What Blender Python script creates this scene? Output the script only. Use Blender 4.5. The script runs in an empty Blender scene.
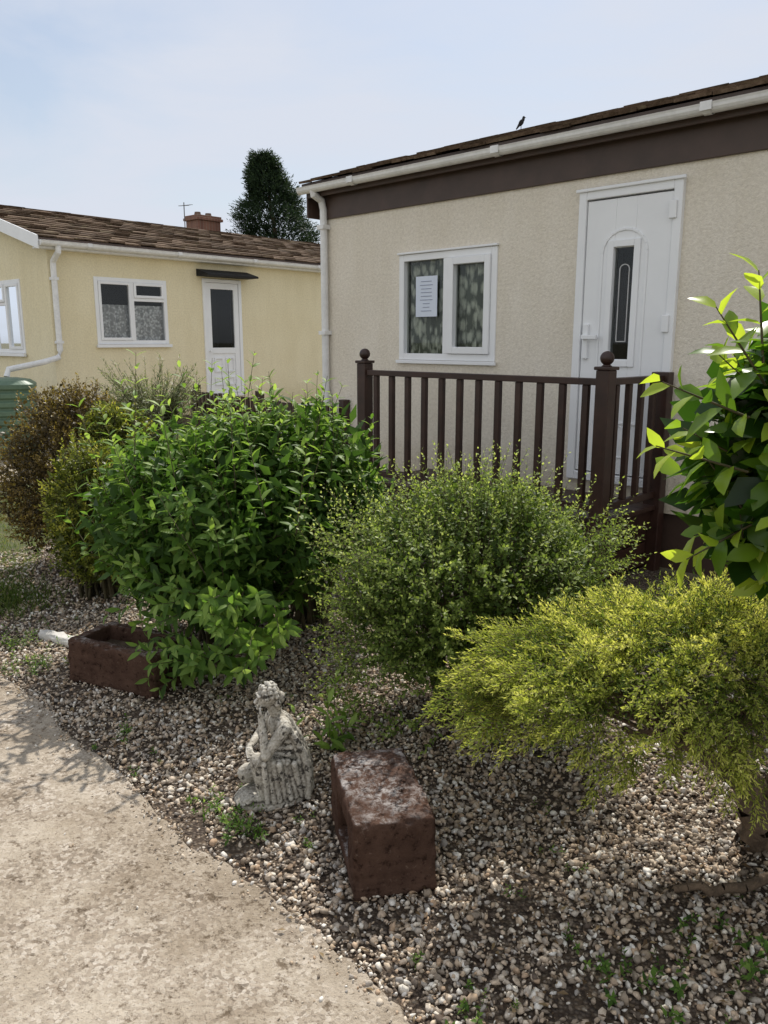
import bpy, math, random
import numpy as np
from mathutils import Vector, Matrix, noise
R=np.random.RandomState(7); random.seed(7)
scene=bpy.context.scene
# ---------------------------------------------------------------- materials
def new_mat(name):
    m=bpy.data.materials.new(name); m.use_nodes=True
    nt=m.node_tree; b=nt.nodes['Principled BSDF']
    return m,nt,b
def nd(nt,t,**k):
    n=nt.nodes.new(t)
    for a,v in k.items():
        if a in n.inputs: n.inputs[a].default_value=v
        else: setattr(n,a,v)
    return n
def ramp(nt,src,stops,interp='LINEAR'):
    r=nt.nodes.new('ShaderNodeValToRGB'); e=r.color_ramp.elements
    r.color_ramp.interpolation=interp
    while len(e)<len(stops): e.new(0.5)
    for i,(p,c) in enumerate(stops):
        e[i].position=p; e[i].color=(c if len(c)==4 else (*c,1))
    nt.links.new(src,r.inputs[0]); return r
def coords(nt): return nt.nodes.new('ShaderNodeTexCoord').outputs['Object']
def noise_t(nt,scale,detail=4,rough=.55,vec=None):
    n=nd(nt,'ShaderNodeTexNoise'); n.inputs['Scale'].default_value=scale
    n.inputs['Detail'].default_value=detail; n.inputs['Roughness'].default_value=rough
    nt.links.new(vec if vec else coords(nt),n.inputs['Vector']); return n.outputs[0]
def mix(nt,f,a,b,mode='MIX'):
    m=nt.nodes.new('ShaderNodeMix'); m.data_type='RGBA'; m.blend_type=mode
    for s,v in ((m.inputs[0],f),(m.inputs[6],a),(m.inputs[7],b)):
        if isinstance(v,(int,float)): s.default_value=v
        elif isinstance(v,tuple): s.default_value=(*v,1) if len(v)==3 else v
        else: nt.links.new(v,s)
    return m.outputs[2]
def bump(nt,b,h,strength=.5,dist=.01):
    n=nt.nodes.new('ShaderNodeBump'); n.inputs['Strength'].default_value=strength; n.inputs['Distance'].default_value=dist
    nt.links.new(h,n.inputs['Height']); nt.links.new(n.outputs[0],b.inputs['Normal'])
def mottled(name,c1,c2,scale=4,rough=.8,bs=60,bstr=.3,bd=.005,fine=None):
    m,nt,b=new_mat(name); co=coords(nt)
    n=noise_t(nt,scale,4,.6,co); r=ramp(nt,n,[(.3,c1),(.7,c2)])
    out=r.outputs[0]
    if fine:
        f=noise_t(nt,fine[0],3,.6,co); fr=ramp(nt,f,[(.35,(fine[1],)*3),(.65,(1,1,1))])
        out=mix(nt,1.0,out,fr.outputs[0],'MULTIPLY')
    nt.links.new(out,b.inputs['Base Color']); b.inputs['Roughness'].default_value=rough
    bump(nt,b,noise_t(nt,bs,3,.6,co),bstr,bd); return m
def leaf_mat(name,stops,trans=.35,rough=.45,tcol=(1.0,1.0,.55),spec=.3):
    m,nt,b=new_mat(name)
    a=nt.nodes.new('ShaderNodeAttribute'); a.attribute_name='v'
    r=ramp(nt,a.outputs['Fac'],stops)
    nt.links.new(r.outputs[0],b.inputs['Base Color']); b.inputs['Roughness'].default_value=rough
    b.inputs['Specular IOR Level'].default_value=spec
    t=nt.nodes.new('ShaderNodeBsdfTranslucent')
    nt.links.new(mix(nt,1.0,mix(nt,1.0,r.outputs[0],(1.9,1.9,1.9),'MULTIPLY'),tcol,'MULTIPLY'),t.inputs[0])
    s=nt.nodes.new('ShaderNodeMixShader'); s.inputs[0].default_value=trans
    nt.links.new(b.outputs[0],s.inputs[1]); nt.links.new(t.outputs[0],s.inputs[2])
    nt.links.new(s.outputs[0],nt.nodes['Material Output'].inputs[0]); return m

M_white=mottled('upvc_white',(.80,.81,.83),(.86,.87,.89),3,.35,30,.04,.002)
M_gutter=mottled('gutter_white',(.74,.74,.74),(.86,.86,.86),6,.4,30,.05,.002,(25,.9))
M_brown=mottled('brown_fascia',(.050,.030,.022),(.075,.045,.034),5,.5,50,.15,.003)
M_railing=mottled('brown_stain',(.024,.010,.007),(.050,.022,.015),9,.45,60,.3,.002)
M_bark=mottled('bark',(.06,.04,.025),(.16,.11,.07),20,.9,90,.8,.01)
M_twig=mottled('twig',(.05,.045,.02),(.10,.08,.04),20,.9,90,.5,.005)
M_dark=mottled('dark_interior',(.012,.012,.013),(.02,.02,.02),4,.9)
M_soil=mottled('soil',(.05,.035,.022),(.12,.085,.055),12,.95,60,.8,.02)
M_lawnbase=mottled('lawn_soil',(.05,.07,.02),(.13,.12,.05),6,.95,60,.8,.02)
M_metal=mottled('aerial_metal',(.10,.10,.10),(.16,.16,.16),9,.5)
M_tank=mottled('green_plastic',(.09,.15,.10),(.12,.20,.13),4,.5,20,.1,.004,(30,.85))
M_paper=mottled('paper',(.66,.72,.84),(.72,.78,.88),3,.8)
M_ink=mottled('ink',(.25,.28,.4),(.3,.33,.45),3,.8)
M_handle=mottled('brushed_metal',(.45,.45,.45),(.6,.6,.6),9,.3)

def stucco(name,c1,c2,bstr,scale):
    m,nt,b=new_mat(name); co=coords(nt)
    n=noise_t(nt,.9,5,.65,co); r=ramp(nt,n,[(.3,c1),(.72,c2)])
    mp=nd(nt,'ShaderNodeMapping'); mp.inputs['Scale'].default_value=(2,2,.5); nt.links.new(co,mp.inputs[0])
    st=ramp(nt,noise_t(nt,1.7,4,.7,mp.outputs[0]),[(.3,(.93,.92,.89)),(.6,(1,1,1))])
    fn=ramp(nt,noise_t(nt,scale,3,.7,co),[(.3,(.84,.83,.82)),(.6,(1,1,1))])
    o=mix(nt,1.0,mix(nt,1.0,r.outputs[0],st.outputs[0],'MULTIPLY'),fn.outputs[0],'MULTIPLY')
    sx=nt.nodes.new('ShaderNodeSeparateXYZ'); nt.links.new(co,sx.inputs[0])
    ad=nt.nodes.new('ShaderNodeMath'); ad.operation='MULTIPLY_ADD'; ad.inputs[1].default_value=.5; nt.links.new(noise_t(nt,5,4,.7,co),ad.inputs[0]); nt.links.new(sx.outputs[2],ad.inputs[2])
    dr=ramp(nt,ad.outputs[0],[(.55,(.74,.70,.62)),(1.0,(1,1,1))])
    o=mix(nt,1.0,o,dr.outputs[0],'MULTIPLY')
    nt.links.new(o,b.inputs['Base Color']); b.inputs['Roughness'].default_value=.9
    bump(nt,b,noise_t(nt,scale*1.1,4,.75,co),bstr,.012); return m
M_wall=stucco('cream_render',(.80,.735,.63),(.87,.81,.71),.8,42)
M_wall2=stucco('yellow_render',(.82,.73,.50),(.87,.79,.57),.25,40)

def tile_mat(name,stops):
    m,nt,b=new_mat(name); co=coords(nt)
    a=nt.nodes.new('ShaderNodeAttribute'); a.attribute_name='v'
    r=ramp(nt,a.outputs['Fac'],stops)
    f=ramp(nt,noise_t(nt,18,4,.7,co),[(.35,(.45,.42,.38)),(.6,(1,1,1))])
    li=ramp(nt,noise_t(nt,5,4,.7,co),[(.55,(0,0,0)),(.7,(1,1,1))])
    o=mix(nt,1.0,r.outputs[0],f.outputs[0],'MULTIPLY')
    o=mix(nt,li.outputs[0],o,(.17,.135,.08))
    nt.links.new(o,b.inputs['Base Color']); b.inputs['Roughness'].default_value=.95
    b.inputs['Specular IOR Level'].default_value=.15
    bump(nt,b,noise_t(nt,60,3,.7,co),.7,.01); return m
M_tile=tile_mat('roof_tile',[(0,(.085,.058,.038)),(.5,(.135,.090,.060)),(1,(.185,.13,.09))])

def glass_mat(name,rough=.02):
    m,nt,b=new_mat(name)
    g=nd(nt,'ShaderNodeBsdfGlossy'); g.inputs['Roughness'].default_value=rough; g.inputs['Color'].default_value=(.9,.95,1,1)
    t=nd(nt,'ShaderNodeBsdfTransparent'); t.inputs[0].default_value=(.90,.92,.91,1)
    f=nd(nt,'ShaderNodeFresnel'); f.inputs[0].default_value=1.45
    s=nt.nodes.new('ShaderNodeMixShader'); nt.links.new(f.outputs[0],s.inputs[0])
    nt.links.new(t.outputs[0],s.inputs[1]); nt.links.new(g.outputs[0],s.inputs[2])
    nt.links.new(s.outputs[0],nt.nodes['Material Output'].inputs[0]); return m
M_glass=glass_mat('window_glass')
def lace(name,lo,hi,scale,sx=1.0):
    m,nt,b=new_mat(name); co=coords(nt)
    mp=nd(nt,'ShaderNodeMapping'); mp.inputs['Scale'].default_value=(1,1,sx); nt.links.new(co,mp.inputs[0])
    v=nd(nt,'ShaderNodeTexVoronoi'); v.inputs['Scale'].default_value=scale; nt.links.new(mp.outputs[0],v.inputs['Vector'])
    n=noise_t(nt,scale*.7,4,.6,mp.outputs[0])
    r=ramp(nt,mix(nt,.6,v.outputs['Distance'],n),[(.40,hi),(.56,lo)])
    nt.links.new(r.outputs[0],b.inputs['Base Color']); b.inputs['Roughness'].default_value=.9; return m
M_lace=lace('lace_curtain',(.46,.46,.48),(.90,.90,.92),24)
M_lace2=lace('lace_curtain_leafy',(.10,.12,.09),(.62,.65,.56),22,.5)

def stone_mat(name,c1,c2,spk,spos,top):
    m,nt,b=new_mat(name); co=coords(nt)
    r=ramp(nt,noise_t(nt,9,7,.7,co),[(.3,c1),(.7,c2)])
    sp=ramp(nt,noise_t(nt,55,4,.75,co),[(spos[0],(0,0,0)),(spos[1],(1,1,1))])
    o=mix(nt,sp.outputs[0],r.outputs[0],spk)
    pits=ramp(nt,noise_t(nt,38,4,.7,co),[(.33,(.35,.33,.32)),(.46,(1,1,1))])
    o=mix(nt,1.0,o,pits.outputs[0],'MULTIPLY')
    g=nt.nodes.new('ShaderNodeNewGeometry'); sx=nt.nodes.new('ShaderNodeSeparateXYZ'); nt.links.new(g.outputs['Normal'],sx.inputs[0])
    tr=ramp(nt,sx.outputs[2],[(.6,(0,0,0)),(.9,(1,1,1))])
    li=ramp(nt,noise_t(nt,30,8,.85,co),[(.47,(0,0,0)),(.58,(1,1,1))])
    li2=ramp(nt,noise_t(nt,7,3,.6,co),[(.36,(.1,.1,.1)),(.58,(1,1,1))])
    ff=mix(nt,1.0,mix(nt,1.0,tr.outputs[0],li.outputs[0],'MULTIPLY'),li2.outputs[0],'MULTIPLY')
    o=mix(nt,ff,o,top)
    nt.links.new(o,b.inputs['Base Color']); b.inputs['Roughness'].default_value=1.0
    b.inputs['Specular IOR Level'].default_value=.06
    bump(nt,b,noise_t(nt,60,6,.75,co),1.0,.010); return m
M_block=stone_mat('red_sandstone',(.055,.031,.023),(.125,.074,.054),(.19,.135,.105),(.60,.72),(.42,.39,.375))
def statue_mat():
    m,nt,b=new_mat('weathered_stone'); co=coords(nt); g=nt.nodes.new('ShaderNodeNewGeometry')
    base=ramp(nt,noise_t(nt,25,5,.6,co),[(.3,(.42,.39,.34)),(.7,(.78,.75,.68))]).outputs[0]
    cav=ramp(nt,g.outputs['Pointiness'],[(.44,(.06,.05,.045)),(.50,(.60,.58,.54)),(.55,(1,1,1))]).outputs[0]  # crevice dirt plus occlusion-like shade painted into the colour for contrast
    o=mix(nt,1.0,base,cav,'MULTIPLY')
    pat=ramp(nt,noise_t(nt,34,6,.7,co),[(.54,(0,0,0)),(.60,(1,1,1))]).outputs[0]
    o=mix(nt,pat,o,(.055,.048,.04)); nt.links.new(o,b.inputs['Base Color']); b.inputs['Roughness'].default_value=.95
    bump(nt,b,noise_t(nt,160,5,.6,co),.6,.004); return m
M_statue=statue_mat()
def attr_stone():
    m,nt,b=new_mat('gravel_stone'); co=coords(nt)
    a=nt.nodes.new('ShaderNodeAttribute'); a.attribute_name='v'
    r=ramp(nt,a.outputs['Fac'],[(0,(.12,.09,.07)),(.12,(.32,.265,.21)),(.30,(.54,.42,.30)),(.45,(.35,.325,.30)),(.60,(.70,.60,.48)),(.73,(.48,.335,.22)),(.86,(.76,.70,.60)),(1,(.86,.83,.78))])
    f=ramp(nt,noise_t(nt,90,3,.7,co),[(.3,(.6,.58,.55)),(.65,(1,1,1))])
    nt.links.new(mix(nt,1.0,r.outputs[0],f.outputs[0],'MULTIPLY'),b.inputs['Base Color'])
    b.inputs['Roughness'].default_value=.8; b.inputs['Specular IOR Level'].default_value=.25; return m
M_gravel=attr_stone()
def gravel_base():
    m,nt,b=new_mat('gravel_base'); co=coords(nt)
    v=nd(nt,'ShaderNodeTexVoronoi'); v.inputs['Scale'].default_value=80; nt.links.new(co,v.inputs['Vector'])
    bw=nt.nodes.new('ShaderNodeSeparateColor'); nt.links.new(v.outputs['Color'],bw.inputs[0])
    r=ramp(nt,bw.outputs[0],[(0,(.07,.05,.038)),(.5,(.13,.10,.075)),(.8,(.20,.16,.12)),(1,(.40,.34,.27))])
    d=ramp(nt,v.outputs['Distance'],[(.25,(1,1,1)),(.6,(.4,.34,.28))])
    nt.links.new(mix(nt,1.0,r.outputs[0],d.outputs[0],'MULTIPLY'),b.inputs['Base Color']); b.inputs['Roughness'].default_value=.95
    inv=ramp(nt,v.outputs['Distance'],[(0,(1,1,1)),(.6,(0,0,0))]); bump(nt,b,inv.outputs[0],1,.008); return m
M_gbase=gravel_base()
def concrete():
    m,nt,b=new_mat('worn_concrete'); co=coords(nt)
    big=noise_t(nt,1.6,5,.6,co)
    r=ramp(nt,big,[(.3,(.33,.28,.22)),(.5,(.42,.36,.285)),(.72,(.50,.435,.35))])
    v=nd(nt,'ShaderNodeTexVoronoi'); v.inputs['Scale'].default_value=95; nt.links.new(co,v.inputs['Vector'])
    sc=nt.nodes.new('ShaderNodeSeparateColor'); nt.links.new(v.outputs['Color'],sc.inputs[0])
    ag=ramp(nt,sc.outputs[0],[(0,(.20,.165,.13)),(.35,(.34,.28,.22)),(.7,(.46,.40,.33)),(1,(.60,.54,.47))])
    msk=ramp(nt,noise_t(nt,3.4,6,.7,co),[(.40,(.1,.1,.1)),(.60,(.85,.85,.85))])
    o=mix(nt,msk.outputs[0],r.outputs[0],ag.outputs[0])
    sp=ramp(nt,noise_t(nt,110,3,.6,co),[(.58,(0,0,0)),(.66,(1,1,1))])
    o=mix(nt,mix(nt,1.0,sp.outputs[0],(.65,.65,.65),'MULTIPLY'),o,(.16,.125,.095))
    pit=ramp(nt,noise_t(nt,24,5,.8,co),[(.36,(.42,.38,.34)),(.45,(1,1,1))])
    o=mix(nt,1.0,o,pit.outputs[0],'MULTIPLY')
    stn=ramp(nt,noise_t(nt,2.3,6,.65,co),[(.40,(.74,.71,.67)),(.56,(1,1,1))])
    o=mix(nt,1.0,o,stn.outputs[0],'MULTIPLY')
    nt.links.new(o,b.inputs['Base Color']); b.inputs['Roughness'].default_value=.95; b.inputs['Specular IOR Level'].default_value=.2
    h=mix(nt,.5,noise_t(nt,120,4,.7,co),noise_t(nt,24,4,.8,co)); bump(nt,b,h,.9,.014); return m
M_conc=concrete()
def brick():
    m,nt,b=new_mat('red_brick'); co=coords(nt)
    t=nd(nt,'ShaderNodeTexBrick'); t.inputs['Scale'].default_value=4; nt.links.new(co,t.inputs[0])
    t.inputs['Color1'].default_value=(.17,.08,.06,1); t.inputs['Color2'].default_value=(.24,.12,.085,1); t.inputs['Mortar'].default_value=(.25,.22,.18,1)
    nt.links.new(t.outputs[0],b.inputs['Base Color']); b.inputs['Roughness'].default_value=.9; return m
M_brick=brick()

# ---------------------------------------------------------------- mesh helpers
def empty(name,loc=(0,0,0),rz=0):
    o=bpy.data.objects.new(name,None); scene.collection.objects.link(o); o.location=loc; o.rotation_euler=(0,0,rz)
    o.empty_display_size=.2; return o
class MB:
    def __init__(s): s.v=[]; s.f=[]; s.c=[]
    def box(s,x0,x1,y0,y1,z0,z1,mp=None,c=0,jit=None):
        i=len(s.v)
        for x,y,z in ((x0,y0,z0),(x1,y0,z0),(x1,y1,z0),(x0,y1,z0),(x0,y0,z1),(x1,y0,z1),(x1,y1,z1),(x0,y1,z1)):
            p=(x,y,z); p=mp(*p) if mp else p; s.v.append(p); s.c.append(c)
        for q in ((0,3,2,1),(4,5,6,7),(0,1,5,4),(1,2,6,5),(2,3,7,6),(3,0,4,7)): s.f.append([i+a for a in q])
    def quad(s,pts,c=0):
        i=len(s.v); s.v+=list(pts); s.c+=[c]*len(pts); s.f.append(list(range(i,i+len(pts))))
    def tube(s,pts,rad,n=10,c=0,cap=True):
        pts=[Vector(p) for p in pts]; k=len(pts); i0=len(s.v)
        if isinstance(rad,(int,float)): rad=[rad]*k
        for j,p in enumerate(pts):
            d=(pts[min(j+1,k-1)]-pts[max(j-1,0)]).normalized()
            a=d.cross(Vector((0,0,1))); 
            if a.length<.05: a=d.cross(Vector((0,1,0)))
            a.normalize(); b=d.cross(a)
            for q in range(n):
                t=2*math.pi*q/n; s.v.append(tuple(p+(a*math.cos(t)+b*math.sin(t))*rad[j])); s.c.append(c)
        for j in range(k-1):
            for q in range(n):
                s.f.append([i0+j*n+q,i0+j*n+(q+1)%n,i0+(j+1)*n+(q+1)%n,i0+(j+1)*n+q])
        if cap:
            s.f.append([i0+q for q in range(n)]); s.f.append([i0+(k-1)*n+q for q in range(n)])
    def ell(s,c,r,n=14,m=10,rot=None):
        i=len(s.v); c=Vector(c)
        for a in range(m+1):
            th=math.pi*a/m
            for b in range(n):
                ph=2*math.pi*b/n; p=Vector((r[0]*math.sin(th)*math.cos(ph),r[1]*math.sin(th)*math.sin(ph),r[2]*math.cos(th)))
                if a in(0,m): p=Vector((1e-5*math.cos(ph),1e-5*math.sin(ph),p.z))
                if rot: p=rot@p
                s.v.append(tuple(c+p)); s.c.append(0)
        for a in range(m):
            for b in range(n):
                s.f.append([i+a*n+b,i+(a+1)*n+b,i+(a+1)*n+(b+1)%n,i+a*n+(b+1)%n])
        s.f.append([i+b for b in range(n)]); s.f.append([i+m*n+b for b in range(n)][::-1])
    def cap(s,p0,p1,r0,r1,n=12):
        p0=Vector(p0);p1=Vector(p1); d=(p1-p0); d.normalize()
        pts=[];rs=[]
        for k in range(5):
            a=math.pi/2*k/4; pts.append(p0-d*(r0*math.cos(a))); rs.append(max(r0*math.sin(a),1e-4))
        for k in range(5):
            a=math.pi/2*k/4; pts.append(p1+d*(r1*math.sin(a))); rs.append(max(r1*math.cos(a),1e-4))
        i0=len(s.v)
        a=d.cross(Vector((0,0,1))); 
        if a.length<.05: a=d.cross(Vector((0,1,0)))
        a.normalize(); b=d.cross(a)
        for p,r in zip(pts,rs):
            for q in range(n):
                t=2*math.pi*q/n; s.v.append(tuple(p+(a*math.cos(t)+b*math.sin(t))*r)); s.c.append(0)
        for j in range(9):
            for q in range(n):
                s.f.append([i0+j*n+q,i0+j*n+(q+1)%n,i0+(j+1)*n+(q+1)%n,i0+(j+1)*n+q])
        s.f.append([i0+q for q in range(n)][::-1]); s.f.append([i0+9*n+q for q in range(n)])
    def obj(s,name,mat,parent=None,bevel=0,smooth=False,attr=False,fixn=True):
        me=bpy.data.meshes.new(name); me.from_pydata([tuple(p) for p in s.v],[],s.f); me.update()
        if fixn:
            import bmesh
            bm=bmesh.new(); bm.from_mesh(me); bmesh.ops.recalc_face_normals(bm,faces=bm.faces); bm.to_mesh(me); bm.free()
        if attr:
            a=me.attributes.new('v','FLOAT','POINT'); a.data.foreach_set('value',s.c)
        me.materials.append(mat)
        if smooth: me.polygons.foreach_set('use_smooth',[True]*len(me.polygons))
        o=bpy.data.objects.new(name,me); scene.collection.objects.link(o)
        if bevel:
            b=o.modifiers.new('b','BEVEL'); b.width=bevel; b.segments=2; b.limit_method='ANGLE'
        if parent: o.parent=parent
        return o
class Tri:
    "big vectorised triangle soup with per-vertex value"
    def __init__(s): s.V=[];s.F=[];s.C=[];s.M=[];s.n=0
    def add(s,V,F,C,m=0):
        s.V.append(V.reshape(-1,3)); s.F.append(F.reshape(-1,3)+s.n); s.C.append(C.reshape(-1)); s.M.append(np.full(F.reshape(-1,3).shape[0],m)); s.n+=V.reshape(-1,3).shape[0]
    def leaves(s,P,D,N,L,W,C,kind=1,curl=.15,m=0):
        n=len(P)
        if n==0: return
        D=D/np.linalg.norm(D,axis=1)[:,None]; S=np.cross(D,N); S/=np.maximum(np.linalg.norm(S,axis=1),1e-6)[:,None]; U=np.cross(S,D)
        L=np.broadcast_to(np.asarray(L,float),(n,))[:,None]; W=np.broadcast_to(np.asarray(W,float),(n,))[:,None]
        if kind==0:
            pts=[P,P+D*L*.4+S*W/2,P+D*L-U*L*curl,P+D*L*.4-S*W/2]; f=[(0,1,2),(0,2,3)]
        elif kind==1:
            pts=[P,P+D*L*.42+S*W/2+U*W*.18,P+D*L*.5-U*L*curl*.2,P+D*L*.42-S*W/2+U*W*.18,P+D*L-U*L*curl]
            f=[(0,1,2),(0,2,3),(2,1,4),(2,4,3)]
        else:
            def q(t,w,up,dr): return P+D*L*t+S*W*w+U*(W*up-L*dr*curl)
            pts=[q(0,0,0,0),q(.22,.36,.10,.05),q(.55,.5,.14,.3),q(.82,.27,.06,.7),q(1.0,0,0,1.1),q(.82,-.27,.06,.7),q(.55,-.5,.14,.3),q(.22,-.36,.10,.05),q(.3,0,0,.08),q(.6,0,0,.33)]
            f=[(0,1,8),(0,8,7),(1,2,9),(1,9,8),(8,9,6),(8,6,7),(2,3,9),(9,3,4),(9,4,5),(9,5,6)]
        k=len(pts); V=np.stack(pts,1); F=(np.array(f)[None]+ (np.arange(n)*k)[:,None,None])
        s.add(V,F,np.repeat(C[:,None],k,1),m)
    def tubes(s,P0,P1,r0,r1,C,m=1,k=4):
        n=len(P0); D=P1-P0; D=D/np.maximum(np.linalg.norm(D,axis=1),1e-6)[:,None]
        ref=np.tile(np.array([[.31,.87,.12]]),(n,1)); A=np.cross(D,ref); A/=np.linalg.norm(A,axis=1)[:,None]; B=np.cross(D,A)
        r0=np.broadcast_to(np.asarray(r0,float),(n,))[:,None]; r1=np.broadcast_to(np.asarray(r1,float),(n,))[:,None]
        pts=[]
        for P,r in((P0,r0),(P1,r1)):
            for q in range(k):
                t=2*math.pi*q/k; pts.append(P+(A*math.cos(t)+B*math.sin(t))*r)
        f=[]
        for q in range(k):
            a,b=q,(q+1)%k; f+=[(a,b,k+b),(a,k+b,k+a)]
        V=np.stack(pts,1); F=np.array(f)[None]+(np.arange(n)*2*k)[:,None,None]
        s.add(V,F,np.repeat(np.broadcast_to(C,(n,))[:,None],2*k,1),m)
    def obj(s,name,mats,parent=None,smooth=False):
        V=np.concatenate(s.V);F=np.concatenate(s.F).astype(np.int32);C=np.concatenate(s.C);M=np.concatenate(s.M).astype(np.int32)
        me=bpy.data.meshes.new(name); me.vertices.add(len(V)); me.vertices.foreach_set('co',V.astype(np.float32).ravel())
        me.loops.add(F.size); me.loops.foreach_set('vertex_index',F.ravel()); me.polygons.add(len(F))
        me.polygons.foreach_set('loop_start',(np.arange(len(F))*3).astype(np.int32))
        for m in mats: me.materials.append(m)
        me.polygons.foreach_set('material_index',M); me.update(calc_edges=True)
        a=me.attributes.new('v','FLOAT','POINT'); a.data.foreach_set('value',np.clip(C,0,1).astype(np.float32))
        o=bpy.data.objects.new(name,me); scene.collection.objects.link(o)
        if parent:o.parent=parent
        return o
def unit(n,up=-.2):
    d=R.normal(size=(n*3,3)); d/=np.linalg.norm(d,axis=1)[:,None]; d=d[d[:,2]>up]
    while len(d)<n: d=np.concatenate([d,d])
    return d[:n]
def lump(d,seed,amp,f=2.3):
    a=seed*1.7
    return 1+amp*(np.sin(d[:,0]*f*2+a)*np.cos(d[:,1]*f*1.7+a*2)+.6*np.sin(d[:,2]*f*3+a*3+d[:,0]*f*2.2)+.4*np.sin(d[:,1]*f*4+a))
def nrm(a): return a/np.maximum(np.linalg.norm(a,axis=1),1e-6)[:,None]
def shoots(T,S,D,length,M,L,W,base_v,ang=50,kind=1,curl=.15,tipv=.3,grav=0.0,stem=.002,upn=.6,droop=0.0,t0=.05,vr=.18,shrink=.4,opp=False,taper=0.0):
    K=len(S); length=np.broadcast_to(np.asarray(length,float),(K,)); D=nrm(D)
    t=np.linspace(t0,1,M)[None,:]+R.uniform(-.03,.03,(K,M))
    A=np.cross(D,np.array([[.2,.3,1.0]])); A=nrm(A); B=np.cross(D,A)
    if opp: ph=(np.arange(M)//2*math.pi/2+(np.arange(M)%2)*math.pi)[None,:]+R.uniform(0,6.28,(K,1))+R.uniform(-.3,.3,(K,M))
    else: ph=(np.arange(M)*2.4)[None,:]+R.uniform(0,6.28,(K,1))
    if opp: t=np.repeat(t[:,::2],2,axis=1)[:,:M]
    rad=A[:,None,:]*np.cos(ph)[...,None]+B[:,None,:]*np.sin(ph)[...,None]
    pos=S[:,None,:]+D[:,None,:]*(length[:,None]*t)[...,None]
    pos[...,2]-=droop*(length[:,None]*t**2)
    an=np.radians(ang+R.uniform(-15,15,(K,M)))*(1-.45*t)
    ld=D[:,None,:]*np.cos(an)[...,None]+rad*np.sin(an)[...,None]; ld[...,2]-=grav
    ln=D[:,None,:]*np.sin(an)[...,None]-rad*np.cos(an)[...,None]; ln=ln+np.array([0,0,upn])+R.normal(size=ln.shape)*.25
    sc=(1-shrink*t)*R.uniform(.75,1.2,(K,M))
    bv=np.broadcast_to(np.asarray(base_v,float),(K,))
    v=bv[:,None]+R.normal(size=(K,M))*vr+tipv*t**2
    T.leaves(pos.reshape(-1,3),ld.reshape(-1,3),ln.reshape(-1,3),(L*sc).ravel(),(W*sc).ravel(),v.ravel(),kind,curl)
    if stem:
        E=S+D*length[:,None]; E[:,2]-=droop*length; Mi=S+D*length[:,None]*.5; Mi[:,2]-=droop*length*.25
        T.tubes(S,Mi,stem,stem*.8,.5,k=3); T.tubes(Mi,E,stem*.8,stem*.4,.5,k=3)
def bush(c,r,K,M,L,W,T,length=.2,seed=1,amp=.10,up=-.35,upmix=.5,inner=.35,base=(0,0),fill=4000,stems=40,zmin=.05,low=None,high=None,**kw):
    c=np.array(c,float); r=np.array(r,float)
    d=unit(K,up); rr=lump(d,seed,amp)*R.uniform(1-inner,1,K)**.7
    if low: rr*=1-low*np.clip(-d[:,2],0,1)
    pk=np.ones((K,3))
    if high: pk[:,:2]*=(1-high*np.clip(d[:,2],0,1))[:,None]
    tip=c+d*r*rr[:,None]*pk
    D=nrm(d*np.array([1,1,.8])+np.array([0,0,upmix])+R.normal(size=d.shape)*.3)
    ln=length*R.uniform(.6,1.25,K); S=tip-D*ln[:,None]
    ok=S[:,2]>zmin; S,D,ln,d2=S[ok],D[ok],ln[ok],d[ok]
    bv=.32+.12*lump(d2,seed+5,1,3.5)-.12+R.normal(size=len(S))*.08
    shoots(T,S,D,ln,M,L,W,bv,**kw)
    if fill:
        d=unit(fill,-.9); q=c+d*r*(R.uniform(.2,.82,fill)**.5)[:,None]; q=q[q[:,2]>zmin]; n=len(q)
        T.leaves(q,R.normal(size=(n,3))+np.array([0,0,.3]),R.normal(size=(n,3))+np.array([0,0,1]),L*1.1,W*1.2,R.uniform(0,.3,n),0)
    g=np.array([c[0]+base[0],c[1]+base[1],0.0])
    d=unit(stems,.0); e=c+d*r*.75; s0=g+np.c_[R.uniform(-.12,.12,(stems,2)),np.zeros(stems)]
    mid=(s0+e)/2+np.c_[(s0-e)[:,:2]*.18,np.zeros(stems)+.05]
    T.tubes(s0,mid,.011,.007,.5,k=5); T.tubes(mid,e,.007,.003,.5,k=5)

# ---------------------------------------------------------------- ground
E=np.array([-.69,.724]); E/=np.linalg.norm(E); Mv=np.array([E[1],-E[0]]); O=np.array([.037,1.566])
def em(s,m): p=O+E*s+Mv*m; return p[0],p[1]
mb=MB(); mb.quad([(-400,-400,0),(400,-400,0),(400,400,0),(-400,400,0)]); mb.obj('ground',mottled('dry_ground',(.10,.10,.045),(.20,.17,.10),1.2,.95,20,.6,.02,(30,.6)))
mb=MB(); mb.quad([(*em(-4,-.3),.004),(*em(5.2,-.3),.004),(*em(5.2,3.9),.004),(*em(-4,3.9),.004)][::-1])
gb=empty('gravel_bed'); mb.obj('gravel_base',M_gbase,gb)
def edgew(s): return .045*noise.noise(Vector((s*1.5,0,0)))+.030*noise.noise(Vector((s*6,3,0)))+.016*noise.noise(Vector((s*22,5,0)))+.008*noise.noise(Vector((s*70,9,0)))+.01
mb=MB(); n=420; top=[];bot=[]
for i in range(n+1):
    s=-4+13*i/n; w=edgew(s)
    top.append((*em(s,w),.018)); bot.append((*em(s,w+.012),.0))
for i in range(n):
    a=-4+13*i/n; b=-4+13*(i+1)/n
    mb.quad([top[i],top[i+1],(*em(b,-4),.018),(*em(a,-4),.018)]); mb.quad([bot[i],bot[i+1],top[i+1],top[i]])
mb.obj('concrete_path',M_conc)
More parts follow.
